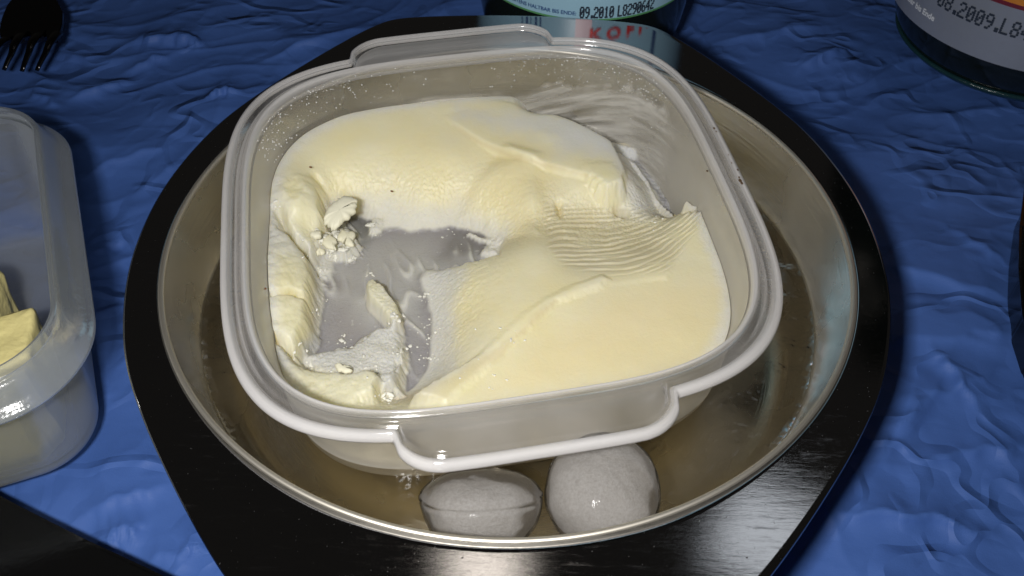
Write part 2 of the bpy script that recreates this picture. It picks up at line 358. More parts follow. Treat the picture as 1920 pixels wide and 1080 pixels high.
top=[(0.006,-.032,1),(0.0,-.029,1),(-.001,-.022,1),(0,-.012,1),(.003,-.005,1),(.009,-.001,1),(.014,.002,1),(.019,.001,1),(.023,-.005,1),(.026,-.015,1),(.031,-.022,1),(.037,-.022,1),(.041,-.014,1),(.045,-.009,1),(.050,-.008,.0),(.056,-.006,0),(.060,.001,0),(.064,.005,0),(.068,.004,0),(.072,-.003,0),(.075,-.014,0),(.079,-.035,0)]
und=[(.068,-.032,0),(.064,-.022,0),(.056,-.020,0),(.050,-.022,1),(.040,-.027,1),(.034,-.034,1),(.026,-.032,1),(.019,-.018,1),(.014,-.014,1),(.012,-.020,1),(.012,-.030,1)]
rim_=sweep('rim',[cring(*q_) for q_ in top+und],M_rim,box)
tk=[1,1,1,1,1,.95,.8,.55,.2,.0,.0,.0,.0,.0,.0,.0,.25,.8,.9,.8,.4,.1,.0]; tk=tk+[.0]*(len(top)+len(und)-len(tk)); tk[-3:]=[.8,.9,1]
a_=rim_.data.attributes.new('thick','FLOAT','POINT'); a_.data.foreach_set('value',np.repeat(np.array(tk[:len(top)+len(und)],np.float32),NS))
ins=smooth_prof([(.0785,-.028),(.100,-.10),(.114,-.34),(.120,-.385),(.150,-.42),(.25,-.428),(.5,-.429),(.7615,-.429)],2)
ous=smooth_prof([(.066,-.030),(.087,-.10),(.101,-.34),(.106,-.39),(.140,-.436),(.25,-.446),(.5,-.447),(.7615,-.447)],2)[::-1]
sweep('body',[cring(d,z,0,3.65+1.2*min(1,max(0,(d-.1)/.1))*0) for d,z in list(ins)+list(ous)],M_plastic,box)

# ------------------------------------------------------------------ water around the tub
WZ=-.25
def outline_at(z):
    out=[]
    x,y=sup(1.0)
    for k in range(0,NS,4):
        # outer wall point at world height z, found along the wall's own profile
        best=None
        for d,h in ous[::-1]:
            P=l2w(np.array([x[k]*(A0-d),y[k]*(A0-d),h]))
            if P[2]<=z: 
                if best is None: best=P
                else:
                    f=(z-P[2])/(best[2]-P[2]+1e-9); best=P+(best-P)*min(1,f)
                break
            best=P
        out.append(best)
    return np.array(out)
oa=outline_at(WZ); rw=.9475
angw=np.arctan2(oa[:,1],oa[:,0]); circ=np.stack([rw*np.cos(angw),rw*np.sin(angw),0*angw+WZ],-1)
oa[:,2]=WZ+.006
rows=[oa]; inner=oa.copy(); 
for f in (.02,.06,.15,.35,.6,.85,.97):
    r_=oa*(1-f)+circ*f; r_[:,2]=WZ+.008*math.exp(-f*30)+.008*math.exp(-(1-f)*30)
    rows.append(r_)
circ[:,2]=WZ+.008; rows.append(circ)
wat=sweep('water',rows,M_water,closed=False)
tag(wat,'shallow clear melt water lying in the steel bowl','water',kind='structure')

# ------------------------------------------------------------------ ice cubes
def lens(name,px,py,z,r,top,bot,rot,label,seg=96,power=2.0,ridge=False):
    P=un(px,py,z); o=empty(name,P,rot,label=label,cat='ice cube',group='ice cubes floating in the bowl')
    rows=[]
    for f in np.linspace(0,1,28):
        a=f*np.pi/2; rows.append((r*math.cos(a)**(2/power) if f<1 else .0005,top*math.sin(a)**(2/power)))
    pr_=[(a_,-b_*bot/top) for a_,b_ in rows[:0:-1]]+rows
    if ridge: pr_=[q_ for q_ in pr_ if abs(q_[1])>.012]; k0=sum(1 for q_ in pr_ if q_[1]<0); pr_[k0:k0]=[(r*.965,-.012),(r*.985,-.006),(r*1.005,-.002),(r*1.005,.002),(r*.985,.006)]
    t_=np.linspace(0,2*np.pi,seg,endpoint=False)
    pp=np.array(pr_); V=np.stack([pp[:,None,0]*np.cos(t_),pp[:,None,0]*np.sin(t_),pp[:,None,1]+0*t_],-1)
    nrm=V/np.maximum(np.linalg.norm(V,axis=-1,keepdims=True),1e-6)
    V=V+nrm*(.003*fbm(V[...,0]*12+V[...,2]*9,V[...,1]*12-V[...,2]*7,4,px))[...,None]
    V=V+nrm*(.010*fbm(V[...,0]*5+px,V[...,1]*5+V[...,2]*4,2,px))[...,None]
    mesh('clear_shell',V.reshape(-1,3),gridfaces(len(pp),seg,True),M_shell,o)
    V2=V*.96-nrm*(.0015*fbm(V[...,0]*20,V[...,1]*20,3,3))[...,None]
    mesh('cloudy_core',V2.reshape(-1,3),gridfaces(len(pp),seg,True),M_core,o)
    return o
lens('ice_cube',902,928,-.205,.163,.070,.18,(-math.radians(46),0,.05),'lens-shaped ice cube with a sharp ridge, left of the domed ice cube',power=1.75,ridge=True)
lens('ice_cube',1128,925,-.225,.152,.135,.13,(.12,.05,.3),'round domed ice cube touching the tub below its grip tab',power=2.35)

# ------------------------------------------------------------------ ice cream
FL=-.335; TH=.185
def tl(tv): return FL+TH*tv
def P(px,py,tv): q_=loc(px,py,tl(tv)); return q_[0],q_[1]
NG=700; ext=.672
g=np.linspace(-ext,ext,NG); GU,GV=np.meshgrid(g,g,indexing='ij')
ctl=[(540,290,1),(600,243,1),(700,218,1),(850,197,1),(520,335,1),(560,300,.97),(650,262,.95),(790,235,.95),(850,290,.84),(750,310,.74),(650,335,.66),(700,380,.34),(630,385,.35),(800,375,.42),(900,345,.62),(950,300,.78),
 (1000,330,.78),(1090,350,.80),(930,395,.42),(850,418,.12),(740,425,.06),(930,432,.22),(980,425,.48),(1000,380,.72),(1000,440,.75),
 (870,222,.94),(960,232,.95),(1050,245,.94),(930,255,.94),(1020,285,.94),(1100,305,.90),(880,275,.86),(960,310,.82),(1060,340,.80),(1150,320,.9),(1160,350,.72),(1190,370,.55),(1120,270,.62),
 (1010,456,.86),(940,475,.68),(870,492,.42),(800,506,.10),(795,560,.02),(808,600,.03),(805,640,.03),(800,690,.03),(750,742,.06),(850,560,.42),(850,640,.44),(835,700,.52),(900,530,.70),(950,590,.97),(900,650,.93),(820,730,.80),(1000,520,.93),(1090,512,.93),(1050,490,.9),
 (1140,560,1),(1000,650,1),(900,735,1),(1200,690,1),(1380,620,1),(1360,520,1),(1325,410,1),(1250,560,1),(1090,620,1),
 (1050,385,.64),(1060,420,.62),(1075,460,.72),(1110,400,.50),(1180,410,.46),(1150,440,.58),(1240,420,.62),(1225,460,.76),(1300,400,.97),(1290,450,.97),(1240,500,.98),(1140,490,.86),(1080,495,.86),
 (515,400,.85),(505,450,.9),(540,480,.9),(510,530,.95),(550,560,.85),(510,600,.85),(545,620,.8),(515,650,.82),(560,690,.78),(520,720,.8),(600,720,.66),(650,735,.6),(560,745,.8),(680,745,.5),(560,390,.95),(590,350,.9),(540,440,.85),(600,400,.75),(580,430,.6)]
C=np.array([[*P(*c),c[2]] for c in ctl])
def kern(d): return np.where(d>1e-9,d*d*np.log(d+1e-12),0)
D=np.hypot(C[:,None,0]-C[None,:,0],C[:,None,1]-C[None,:,1]); n=len(C)
K=np.zeros((n+3,n+3)); K[:n,:n]=kern(D)+np.eye(n)*2e-4; K[:n,n:]=np.c_[np.ones(n),C[:,:2]]; K[n:,:n]=K[:n,n:].T
cf=np.linalg.solve(K,np.r_[C[:,2],0,0,0])
T=cf[n]+cf[n+1]*GU+cf[n+2]*GV
for k in range(n): T=T+cf[k]*kern(np.hypot(GU-C[k,0],GV-C[k,1]))
T=np.clip(T,.02,1.03)
jag=.010*fbm(GU*22,GV*22,4,1)+.006*noise(GU*90,GV*90,4); jag_s=.012*fbm(GU*7,GV*7,3,3)
def layer(T,poly,target,wd,j=jag,mode='mix'):
    pu=np.array([P(*c) for c in poly]); s=sdf(pu,GU,GV)+j; mk=sstep(-wd,wd,s)
    if mode=='max': return np.maximum(T,T*(1-mk)+target*mk),mk
    return T*(1-mk)+target*mk,mk
# slab on the right that was never scooped
T,_=layer(T,[(835,756,.95),(880,718,.95),(935,668,.95),(985,616,.95),(1035,572,.95),(1085,552,.95),(1132,534,.95),(1180,530,.95),(1250,520,1),(1310,400,1),(1420,380,1),(1500,620,1),(1300,800,1),(900,820,1)],.965,.012,jag*.25)
T,_=layer(T,[(770,756,.8),(830,712,.85),(905,662,.95),(962,606,1),(1022,560,1),(1080,534,1),(1128,514,1),(1142,522,1),(1128,536,1),(1092,550,1),(1045,566,1),(992,612,1),(937,664,1),(884,714,1),(838,756,1)],1.035,.013,jag*.35,'max')
# shelf at the back
T,_=layer(T,[(846,234,.9),(800,190,.97),(862,170,.97),(1060,214,.97),(1150,262,.95),(1176,320,.95),(1165,345,.95),(1110,330,.95),(1040,312,.95),(960,288,.95),(900,262,.95)],.97,.012,jag_s*.3,'max')
T,_=layer(T,[(1095,300,1.02),(1150,300,1.02),(1172,335,1.02),(1140,350,1.02),(1110,332,1.02)],1.0,.02,jag,'max')
# long scoop stroke
pu=np.array([P(855,398,.4),P(900,345,.6),P(955,285,.8),P(1010,300,.8),P(1010,440,.7),P(930,430,.25)])
T=T+.05*sstep(-.03,.03,sdf(pu,GU,GV))-.03*sstep(-.12,.0,sdf(pu,GU,GV))*sstep(.02,-.02,sdf(pu,GU,GV))
# hole down to the bottom
hole=[(610,396,.3),(650,378,.3),(695,392,.28),(716,408,.15),(712,430,.08),(760,432,.06),(850,424,.06),(905,428,.12),(938,446,.3),(932,474,.62),(870,490,.40),(800,504,.10),(783,522,.04),(793,560,.03),(790,590,.03),(800,625,.03),(796,670,.03),(780,712,.03),(745,742,.05),(712,756,.3),(690,742,.3),(640,715,.4),(600,705,.6),(572,690,.7),(553,640,.85),(575,580,.85),(583,500,.85),(580,468,.7),(600,440,.6),(612,420,.5)]
T,mh=layer(T,hole,0.0,.020,jag*.6)
# back right corner scraped to the plastic
corner=[(1056,222,.6),(1120,248,.5),(1165,285,.4),(1188,312,.4),(1205,350,.35),(1222,392,.35),(1255,404,.45),(1300,386,.7),(1400,300,.9),(1300,60,.9),(1000,60,.9),(1000,190,.9)]
T2,mc=layer(T,corner,.0,.085,jag_s*1.0); T=T2
#T,_=layer(T,[(880,204,.9),(1062,214,.8),(1110,250,.6),(1080,262,.7),(1058,232,.8),(900,226,.93)],.6,.02,jag_s)
def tube(T,pts,h,wd):
    for a_,b_ in zip(pts[:-1],pts[1:]):
        A=np.array(P(*a_)); B=np.array(P(*b_)); e=B-A; L2=e@e
        s=np.clip(((GU-A[0])*e[0]+(GV-A[1])*e[1])/L2,0,1); dd=np.hypot(GU-A[0]-s*e[0],GV-A[1]-s*e[1])+jag*.3
        T=np.maximum(T,h*np.exp(-(dd/wd)**2))
    return T
T=tube(T,[(1165,288,.3),(1190,300,.3),(1212,330,.3),(1232,368,.3),(1262,398,.3)],.22,.012)
T=tube(T,[(1060,232,.5),(1100,250,.4),(1150,262,.3),(1190,280,.2)],.22,.018)
T=tube(T,[(1285,388,.85),(1325,398,.85)],1.0,.012)
# piles and scrapings inside the hole
T,mp1=layer(T,[(566,664,.3),(600,650,.3),(655,644,.3),(676,622,.34),(705,604,.36),(748,600,.36),(752,650,.36),(748,700,.36),(722,716,.4),(702,738,.4),(640,740,.4),(590,710,.4)],.34*.85+.04*fbm(GU*9,GV*9,3,12),.022,jag*.8,'max')
T,_=layer(T,[(500,634,.75),(532,650,.75),(556,664,.75),(574,688,.72),(620,696,.68),(662,700,.62),(696,694,.58),(716,716,.55),(704,744,.55),(640,772,.7),(540,772,.7),(470,700,.7)],.74,.018,jag*.7,'max')
T,mp2=layer(T,[(682,522,.5),(697,511,.5),(720,528,.5),(745,560,.5),(751,592,.5),(736,600,.5),(712,572,.5),(688,548,.5)],.42+.02*fbm(GU*20,GV*20,2,14),.008,jag*.3,'max')
T,_=layer(T,[(745,690,.5),(752,640,.5),(745,720,.5),(715,735,.5),(700,700,.5)],.55,.02,jag*.5,'max')
# thin leftovers and drag marks on the floor of the hole
T,_=layer(T,[(578,462,.2),(612,478,.1),(622,500,.1),(606,520,.1),(600,560,.1),(592,600,.1),(572,612,.1),(575,560,.2),(588,510,.2)],.13+.05*fbm(GU*20,GV*20,3,15),.02,jag,'max')
T,_=layer(T,[(600,430,.4),(640,425,.4),(665,440,.3),(668,462,.25),(640,478,.2),(612,474,.2),(585,462,.3)],.36+.16*fbm(GU*18,GV*18,3,16),.015,jag*1.6,'max')
T,_=layer(T,[(700,398,.2),(716,405,.2),(712,428,.15),(696,436,.15),(690,420,.15)],.14,.01,jag,'max')
T,_=layer(T,[(880,436,.1),(935,446,.2),(935,470,.25),(905,475,.1),(915,455,.1)],.16+.08*fbm(GU*22,GV*22,3,19),.02,jag,'max')
drag=np.abs(noise((GU*.35+GV*.1)*40,(GV-GU*.3)*6,17)); T=T+.045*sstep(.25,.0,drag)*sstep(.06,.0,T)*mh*sstep(-.2,.3,fbm(GU*4,GV*4,2,18))
# creases in the lumps at the left
def groove(T,pts,dep,wd):
    for a_,b_ in zip(pts[:-1],pts[1:]):
        A=np.array(P(*a_)); B=np.array(P(*b_)); e=B-A; L2=e@e
        s=np.clip(((GU-A[0])*e[0]+(GV-A[1])*e[1])/L2,0,1)
        dd=np.hypot(GU-A[0]-s*e[0],GV-A[1]-s*e[1])+jag*.4
        T=T-dep*np.exp(-(dd/wd)**2)
    return T
T=groove(T,[(522,392,.85),(532,420,.85),(562,450,.8),(578,468,.75)],.34,.012)
T=groove(T,[(508,552,.9),(545,546,.85),(575,548,.85)],.14,.009)
T=groove(T,[(512,628,.8),(535,645,.8),(560,672,.8)],.25,.012)
T=groove(T,[(590,325,.9),(618,345,.85),(616,378,.75),(606,400,.6)],.10,.012)
T=groove(T,[(740,748,.8),(800,722,.7),(860,690,.8),(930,655,.9),(985,604,.93),(1060,550,.95)],.0,.022)
T=groove(T,[(1048,383,.64),(1050,400,.62)],.15,.010); T=groove(T,[(1160,396,.5),(1172,398,.5)],.35,.012)
lump=sstep(.0,.06,sdf([P(500,330,.9),P(590,315,.9),P(622,350,.8),P(610,400,.6),P(585,470,.7),P(585,560,.8),P(560,640,.8),P(600,690,.7),P(700,700,.5),P(710,760,.4),P(500,780,.8),P(470,500,.9)],GU,GV))
T=T+lump*(.03*fbm(GU*8,GV*8,3,40)+.022*fbm(GU*30,GV*30,4,42))*(T>.2)
T=np.clip(T,0,1.08)
for _ in range(3):
    T[1:-1]=.25*T[:-2]+.5*T[1:-1]+.25*T[2:]; T[:,1:-1]=.25*T[:,:-2]+.5*T[:,1:-1]+.25*T[:,2:]
Zl=tl(T)+.010*fbm(GU*36+T*9,GV*36-T*7,3,51)*sstep(.05,.25,T)*sstep(.95,.6,T)*sstep(.02,.08,np.hypot(*np.gradient(T)))+.0035*fbm(GU*4,GV*4,2,50)*sstep(.1,.5,T)
W=l2w(np.stack([GU,GV,Zl],-1)); PX,PY=pr(W)       # where each point of the surface is seen
def msk(poly,w1,w2=None,nz=0):
    s=sdf(poly,PX,PY)+nz*fbm(GU*14,GV*14,4,60); return sstep(-w1,w1 if w2 is None else w2,s)
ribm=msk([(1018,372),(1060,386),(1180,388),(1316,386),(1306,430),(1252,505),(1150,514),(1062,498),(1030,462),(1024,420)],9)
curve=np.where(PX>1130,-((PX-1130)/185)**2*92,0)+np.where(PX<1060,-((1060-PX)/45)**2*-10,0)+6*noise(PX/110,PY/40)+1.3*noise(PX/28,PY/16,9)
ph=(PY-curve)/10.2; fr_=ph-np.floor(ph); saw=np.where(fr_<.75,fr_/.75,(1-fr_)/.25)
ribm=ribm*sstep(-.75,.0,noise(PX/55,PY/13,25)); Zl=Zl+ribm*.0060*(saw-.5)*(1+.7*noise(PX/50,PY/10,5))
frosty=np.clip(sstep(.75,.25,T)+.0,0,1)
Zl=Zl+.0022*noise(GU*120,GV*120,70)*sstep(.03,.15,T)*sstep(.9,.4,T)+.0016*fbm(GU*60,GV*60,3,72)*sstep(.03,.3,T)*sstep(.97,.6,T)
film=.006*(fbm(GU*10+3*noise(GU*3,GV*3),GV*26,4,80))*sstep(.06,.0,T)*mc
Zl=Zl+film
# follow the wall of the tub
def wall_at(h): # inner half size of the tub at local height h
    return A0-np.interp(-h,[.028,.10,.34,.385,.42],[.0785,.100,.114,.120,.150])
rs=(np.abs(GU)**3.65+np.abs(GV)**3.65)**(1/3.65)
ang2=np.arctan2(GV,GU)
inside=rs<=wall_at(Zl)+.004
# snap border: scale points just outside onto the wall
f=np.where(rs>wall_at(Zl)-.001,(wall_at(Zl)-.001)/np.maximum(rs,1e-6),1)
near=rs<wall_at(Zl)+.006
edge=sstep(.045,.0,wall_at(Zl)-rs+.010*fbm(GU*16,GV*16,4,65))
GX=GU*f; GY=GV*f; Zl=Zl-.03*sstep(.018,0,wall_at(Zl)-rs)**2*0
Vv=np.stack([GX,GY,Zl],-1).reshape(-1,3)
fc=gridfaces(NG,NG); keep=near.ravel()[fc].all(1); fc=fc[keep]
used=np.unique(fc); remap=-np.ones(NG*NG,int); remap[used]=np.arange(len(used))
# colours: yellow where thick, whiter where thin or frosted, grey where only a wet film is left
cream=np.array([.83,.75,.46]); pale=np.array([.84,.80,.62]); frost=np.array([.74,.725,.66]); film_c=np.array([.36,.34,.33]); deep=np.array([.80,.69,.40]); shade_tan=np.array([.66,.54,.30])
def mixc(a,b,m): return a*(1-m[...,None])+b*m[...,None]
nb=fbm(GU*5,GV*5,4,90)
col=mixc(np.broadcast_to(cream,(NG,NG,3)),pale,np.clip(.35+.5*nb,0,1)*.7)
col=mixc(col,deep,msk([(860,380),(960,290),(1010,350),(1040,470),(980,440),(900,360)],25)*.35)
col=mixc(col,np.array([.82,.70,.42]),msk([(900,740),(1140,560),(1400,500),(1400,700)],40)*.6)
lowc=np.clip(sstep(.55,.15,T+.12*fbm(GU*9,GV*9,4,91)),0,1)
col=mixc(col,frost,lowc*.8)
col=mixc(col,frost,msk([(860,205),(1060,215),(1200,300),(1225,400),(1190,400),(1150,290),(1060,262),(1000,250),(860,225)],22,nz=10)*.8)
col=mixc(col,frost,msk([(500,330),(530,330),(540,420),(590,440),(680,440),(600,500),(540,470),(500,450)],14,nz=14)*.5)
col=mixc(col,frost*.88,msk([(570,645),(672,622),(750,598),(756,700),(735,735),(715,735),(700,695),(640,696),(585,688)],12,nz=10)*.85)
col=mixc(col,frost,msk([(760,500),(870,505),(850,600),(860,700),(800,740),(790,600)],24,nz=16)*.75)
col=mixc(col,np.array([.82,.80,.70]),edge*.8*(T>.3))
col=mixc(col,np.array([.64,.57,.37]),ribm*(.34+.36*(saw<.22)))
col=mixc(col,frost,msk([(1060,222),(1130,248),(1185,300),(1205,350),(1222,400),(1180,398),(1162,352),(1178,322),(1125,285),(1050,292)],26,nz=8)*.85)
col=mixc(col,shade_tan*.95,msk([(735,752),(800,722),(870,690),(935,655),(985,604),(1040,565),(985,625),(930,672),(880,712),(840,750)],8,nz=6)*.5)  # shade of the slab-edge crease painted into the colour
col=mixc(col,shade_tan,msk([(850,234),(900,262),(960,288),(1060,314),(1120,334),(1060,322),(960,298),(890,268)],5,nz=3)*.45)  # shadow line below the back shelf, painted in tan
fm=sstep(.075,.015,T+.02*fbm(GU*12,GV*12,4,95))
strk=.5+.5*np.clip(fbm(np.hypot(GU-.25,GV-.05)*26+fbm(GU*4,GV*4,2,3),ang2*3,3,96)*1.5,-1,1)
filmc=mixc(np.broadcast_to(film_c,(NG,NG,3)),frost*.85,np.clip(strk*mc*.9,0,1))
hz=np.clip(sstep(-.1,.5,fbm(GU*3.5,GV*3.5,3,98)+.1)*.4+msk([(690,450),(800,450),(830,500),(790,620),(680,600),(650,520)],40)*.5,0,.85)*mh
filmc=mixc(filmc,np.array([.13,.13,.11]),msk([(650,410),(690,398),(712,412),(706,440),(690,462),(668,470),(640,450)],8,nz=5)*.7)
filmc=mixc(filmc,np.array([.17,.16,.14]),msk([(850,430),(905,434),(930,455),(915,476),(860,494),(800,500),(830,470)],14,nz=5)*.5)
filmc=mixc(filmc,frost*.75,hz)
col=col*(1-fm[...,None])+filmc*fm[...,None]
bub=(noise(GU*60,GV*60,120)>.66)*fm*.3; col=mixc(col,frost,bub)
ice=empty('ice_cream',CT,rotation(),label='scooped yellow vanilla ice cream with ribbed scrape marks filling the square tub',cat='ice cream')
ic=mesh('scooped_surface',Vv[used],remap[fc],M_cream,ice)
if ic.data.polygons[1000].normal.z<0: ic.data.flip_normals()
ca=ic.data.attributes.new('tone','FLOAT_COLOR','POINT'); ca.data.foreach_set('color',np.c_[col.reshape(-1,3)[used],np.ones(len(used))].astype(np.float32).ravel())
fa=ic.data.attributes.new('frost','FLOAT','POINT'); fa.data.foreach_set('value',np.clip(lowc+edge,0,1).ravel()[used].astype(np.float32))
wa=ic.data.attributes.new('wet','FLOAT','POINT'); wa.data.foreach_set('value',fm.ravel()[used].astype(np.float32))
# the bulk of the ice cream against the wall of the tub
tb=tt[::4]; n_=3.65
ux=np.sign(np.cos(tb))*np.abs(np.cos(tb))**(2/n_); uy=np.sign(np.sin(tb))*np.abs(np.sin(tb))**(2/n_)
iu=np.clip(((ux*.63+ext)/(2*ext)*(NG-1)).round().astype(int),0,NG-1); iv=np.clip(((uy*.63+ext)/(2*ext)*(NG-1)).round().astype(int),0,NG-1)
tz=Zl[iu,iv]-.006; rows=[]
for f_ in np.linspace(0,1,7):
    z_=tz*(1-f_)+(-.41)*f_; w_=wall_at(z_)-.003; rows.append(np.stack([ux*w_,uy*w_,z_],-1))
rows.append(np.stack([ux*.55,uy*.55,0*ux-.425],-1)); rows.append(np.stack([ux*.01,uy*.01,0*ux-.425],-1))
sweep('bulk',rows,M_bulk,ice,closed=False)
# loose curls and flakes
def chunk(name,poly,tv,th,label=None,tilt=0,parent=ice,mat=M_chunk):
    pu=np.array([P(px_,py_,tv) for px_,py_ in poly]); c0=pu.mean(0); pu=chaikin(pu,2)
    L=len(pu); pu=pu+np.stack([.006*np.array([random.gauss(0,1) for _ in range(L)]),.006*np.array([random.gauss(0,1) for _ in range(L)])],1)*(.5 if len(poly)==11 else .3)
    rows=[]
    for f_,z_ in ((.02,th*1.0),(.35,th*.97),(.7,th*.85),(.9,th*.6),(1,th*.25),(.97,-th*.2),(.8,-th*.5),(.02,-th*.6)):
        r_=c0+(pu-c0)*f_; zz=tl(tv)+z_+.06*th*fbm(r_[:,0]*30,r_[:,1]*30,3,7)+tilt*(r_[:,1]-c0[1])
        rows.append(np.c_[r_,zz])
    o=sweep(name,rows,mat,parent,closed=False)
    if label: o['label']=label
    return o
chunk('flake',[(607,408),(616,393),(634,381),(650,374),(668,378),(671,390),(662,404),(648,410),(636,422),(622,426),(610,420)],.86,.018,'pale oval flake leaning over the scraped hole',.25)
chunk('flake',[(640,430),(652,438),(664,434),(668,446),(658,452),(666,462),(650,464),(640,455),(630,448)],.42,.012)
chunk('flake',[(606,446),(620,440),(634,452),(626,462),(634,470),(618,468),(604,460)],.45,.012)
chunk('flake',[(590,466),(602,464),(612,474),(602,480),(588,476)],.3,.010)
chunk('flake',[(628,680),(642,686),(660,688),(664,698),(646,700),(630,694)],.4,.010)
chunk('flake',[(578,440),(592,434),(604,438),(600,447),(588,450)],.7,.014)
for px_,py_ in ((583,316),(735,361),(500,552)):
    u0,v0=P(px_,py_,1.0 if px_!=735 else .55); zz=tl(1.0 if px_!=735 else .55)+.006
    if px_==500: zz+=.02; u0+=.0
    bm=bmesh.new(); bmesh.ops.create_icosphere(bm,subdivisions=1,radius=.0045); me=bpy.data.meshes.new('speck'); bm.to_mesh(me); bm.free(); me.materials.append(M_speck)
    o=bpy.data.objects.new('speck',me); sc.collection.objects.link(o); o.parent=ice; o.location=(u0,v0,zz); o.scale=(1.4,.8,.7); o.rotation_euler=(0,0,-.5)

# crumbs scattered round the hole
M_crumb=plain('ice_cream_crumb',(.76,.75,.68),.55,0,.3)
bm=bmesh.new(); bmesh.ops.create_icosphere(bm,subdivisions=2,radius=1); bv=np.array([v_.co[:] for v_ in bm.verts]); bf=np.array([[v_.index for v_ in f_.verts] for f_ in bm.faces]); bm.free()
cr=[(642,440,13,26,14),(618,456,13,18,12),(598,440,9,10,10),(652,466,7,14,9),(626,474,6,12,8),(575,476,5,8,8),(600,505,4,8,7),(605,560,3.5,6,7),(598,590,3,6,8),(700,420,6,12,9),(708,440,4,6,6),
 (690,685,4,16,22),(640,638,4,12,18),(592,690,4,12,16),(738,600,4,10,14),(750,660,4,10,12),(716,742,5,12,10),(730,748,6,8,8),(795,560,4,12,10),(800,610,4,14,14),(798,670,4,14,14),(805,640,3,12,16),
 (640,690,4,12,20),(850,428,3,18,40),(930,450,4,10,10),(1300,388,6,18,16),(1325,400,5,12,8),(1180,406,3,10,20),(1230,408,3,10,18),(900,700,3,16,30),(960,640,2.5,16,30),(690,515,4,6,8),(745,590,4,8,8),(560,660,4,8,10),(522,392,5,8,8)]
Vs=[];Fs=[];nv=0; rg=np.random.default_rng(2)
for cx,cy,rad_,num,spr in cr:
    for _ in range(num):
        px_=cx+rg.normal()*spr*.8; py_=cy+rg.normal()*spr*.5; tv=.5
        for _k in range(8):
            u0,v0=P(px_,py_,tv); iu=int(np.clip(round((u0+ext)/(2*ext)*(NG-1)),0,NG-1)); iv=int(np.clip(round((v0+ext)/(2*ext)*(NG-1)),0,NG-1)); tv=.5*tv+.5*T[iu,iv]
        rr=rad_/700*(.18+.9*rg.random()**2.2)
        V0=bv*rr*np.array([rg.uniform(.5,1.9),rg.uniform(.6,1.2),rg.uniform(.4,.8)]); cs_,sn_=math.cos(nv),math.sin(nv); V0[:,:2]=V0[:,:2]@np.array([[cs_,sn_],[-sn_,cs_]]); V0=V0*(1+.75*noise(bv[:,0]*1.9+nv*.013,bv[:,1]*2.2+bv[:,2]*1.7,3))[:,None]
        Vs.append(V0+np.array([u0,v0,Zl[iu,iv]+rr*.2])); Fs.append(bf+nv); nv+=len(bv)
cb_=mesh('crumbs',np.concatenate(Vs),np.concatenate(Fs),M_crumb,ice); cb_['kind']='stuff'

# fine condensation drops along the inner edge of the rim at the back
Vs=[];Fs=[];nv=0
bm=bmesh.new(); bmesh.ops.create_icosphere(bm,subdivisions=1,radius=1); bv=np.array([v_.co[:] for v_ in bm.verts]); bf=np.array([[v_.index for v_ in f_.verts] for f_ in bm.faces]); bm.free()
for _ in range(420):
    a_=math.radians(rg.uniform(20,160)); h_=-.012-abs(rg.normal())*.05 if rg.random()<.7 else rg.uniform(-.13,-.02)
    w_=wall_at(np.array(h_))-.001; rr=rg.uniform(.0008,.0028)
    p_=np.array([w_*np.sign(math.cos(a_))*abs(math.cos(a_))**(2/3.65),w_*abs(math.sin(a_))**(2/3.65),h_])
    Vs.append(bv*rr+p_); Fs.append(bf+nv); nv+=len(bv)
dr_=mesh('condensation',np.concatenate(Vs),np.concatenate(Fs),M_drop,box); dr_['kind']='stuff'
for px_,py_,sz in ((1339,240,.006),(1343,246,.004),(1366,290,.003),(1372,305,.0035),(1383,318,.005),(1388,338,.009),(1391,343,.007),(1386,332,.005),(1326,320,.005)):
    q_=loc(px_,py_,.002)
    bm=bmesh.new(); bmesh.ops.create_icosphere(bm,subdivisions=2,radius=1); me=bpy.data.meshes.new('residue_speck'); bm.to_mesh(me); bm.free(); me.materials.append(M_residue)
    o=bpy.data.objects.new('residue_speck',me); sc.collection.objects.link(o); o.parent=box; o.location=(q_[0],q_[1],.001); o.scale=(sz*.6,sz*.9,.0015)

# smear left on the back right wall
def smear(name,th0,th1,h0,h1,mat,thresh,seed,off=.004):
    na,nh=420,110
    A_=np.linspace(th0,th1,na); H_=np.linspace(h0,h1,nh); AA,HH=np.meshgrid(A_,H_,indexing='ij')
    rr=wall_at(HH)-off
    n_=3.65; x=rr*np.sign(np.cos(AA))*np.abs(np.cos(AA))**(2/n_); y=rr*np.sign(np.sin(AA))*np.abs(np.sin(AA))**(2/n_)
    s=(AA-th0)/(th1-th0); hh=(HH-h0)/(h1-h0)
    nz=fbm(s*6+hh*2,hh*12+s*9,5,seed)
    env=sstep(0,.12,s)*sstep(1,.85,s)
    topl=.93-.35*s+.12*fbm(s*10,s*0,3,seed+5)
    m_=env*sstep(topl+.06,topl-.06,hh)*(.62+.62*nz)
    t_=np.clip(m_,0,1)*.005
    k_=1-t_/np.maximum(np.hypot(x,y),.1)*1.2
    o=mesh(name,np.stack([x*k_,y*k_,HH],-1).reshape(-1,3),gridfaces(na,nh),mat,ice)
    a=o.data.attributes.new('cover','FLOAT','POINT'); a.data.foreach_set('value',np.clip(m_,0,1).ravel().astype(np.float32))
    return o
t=NT('thin_ice_cream_smear'); v=t.coord(); p=t.n('ShaderNodeBsdfPrincipled'); p.inputs['Base Color'].default_value=(.70,.68,.64,1); p.inputs['Roughness'].default_value=.3
a_=t.n('ShaderNodeAttribute',attribute_name='cover'); tp=t.n('ShaderNodeBsdfTransparent'); mx=t.n('ShaderNodeMixShader')
t.l(t.bump(t.noise(v,40,4),.4,.01),p.inputs['Normal'])
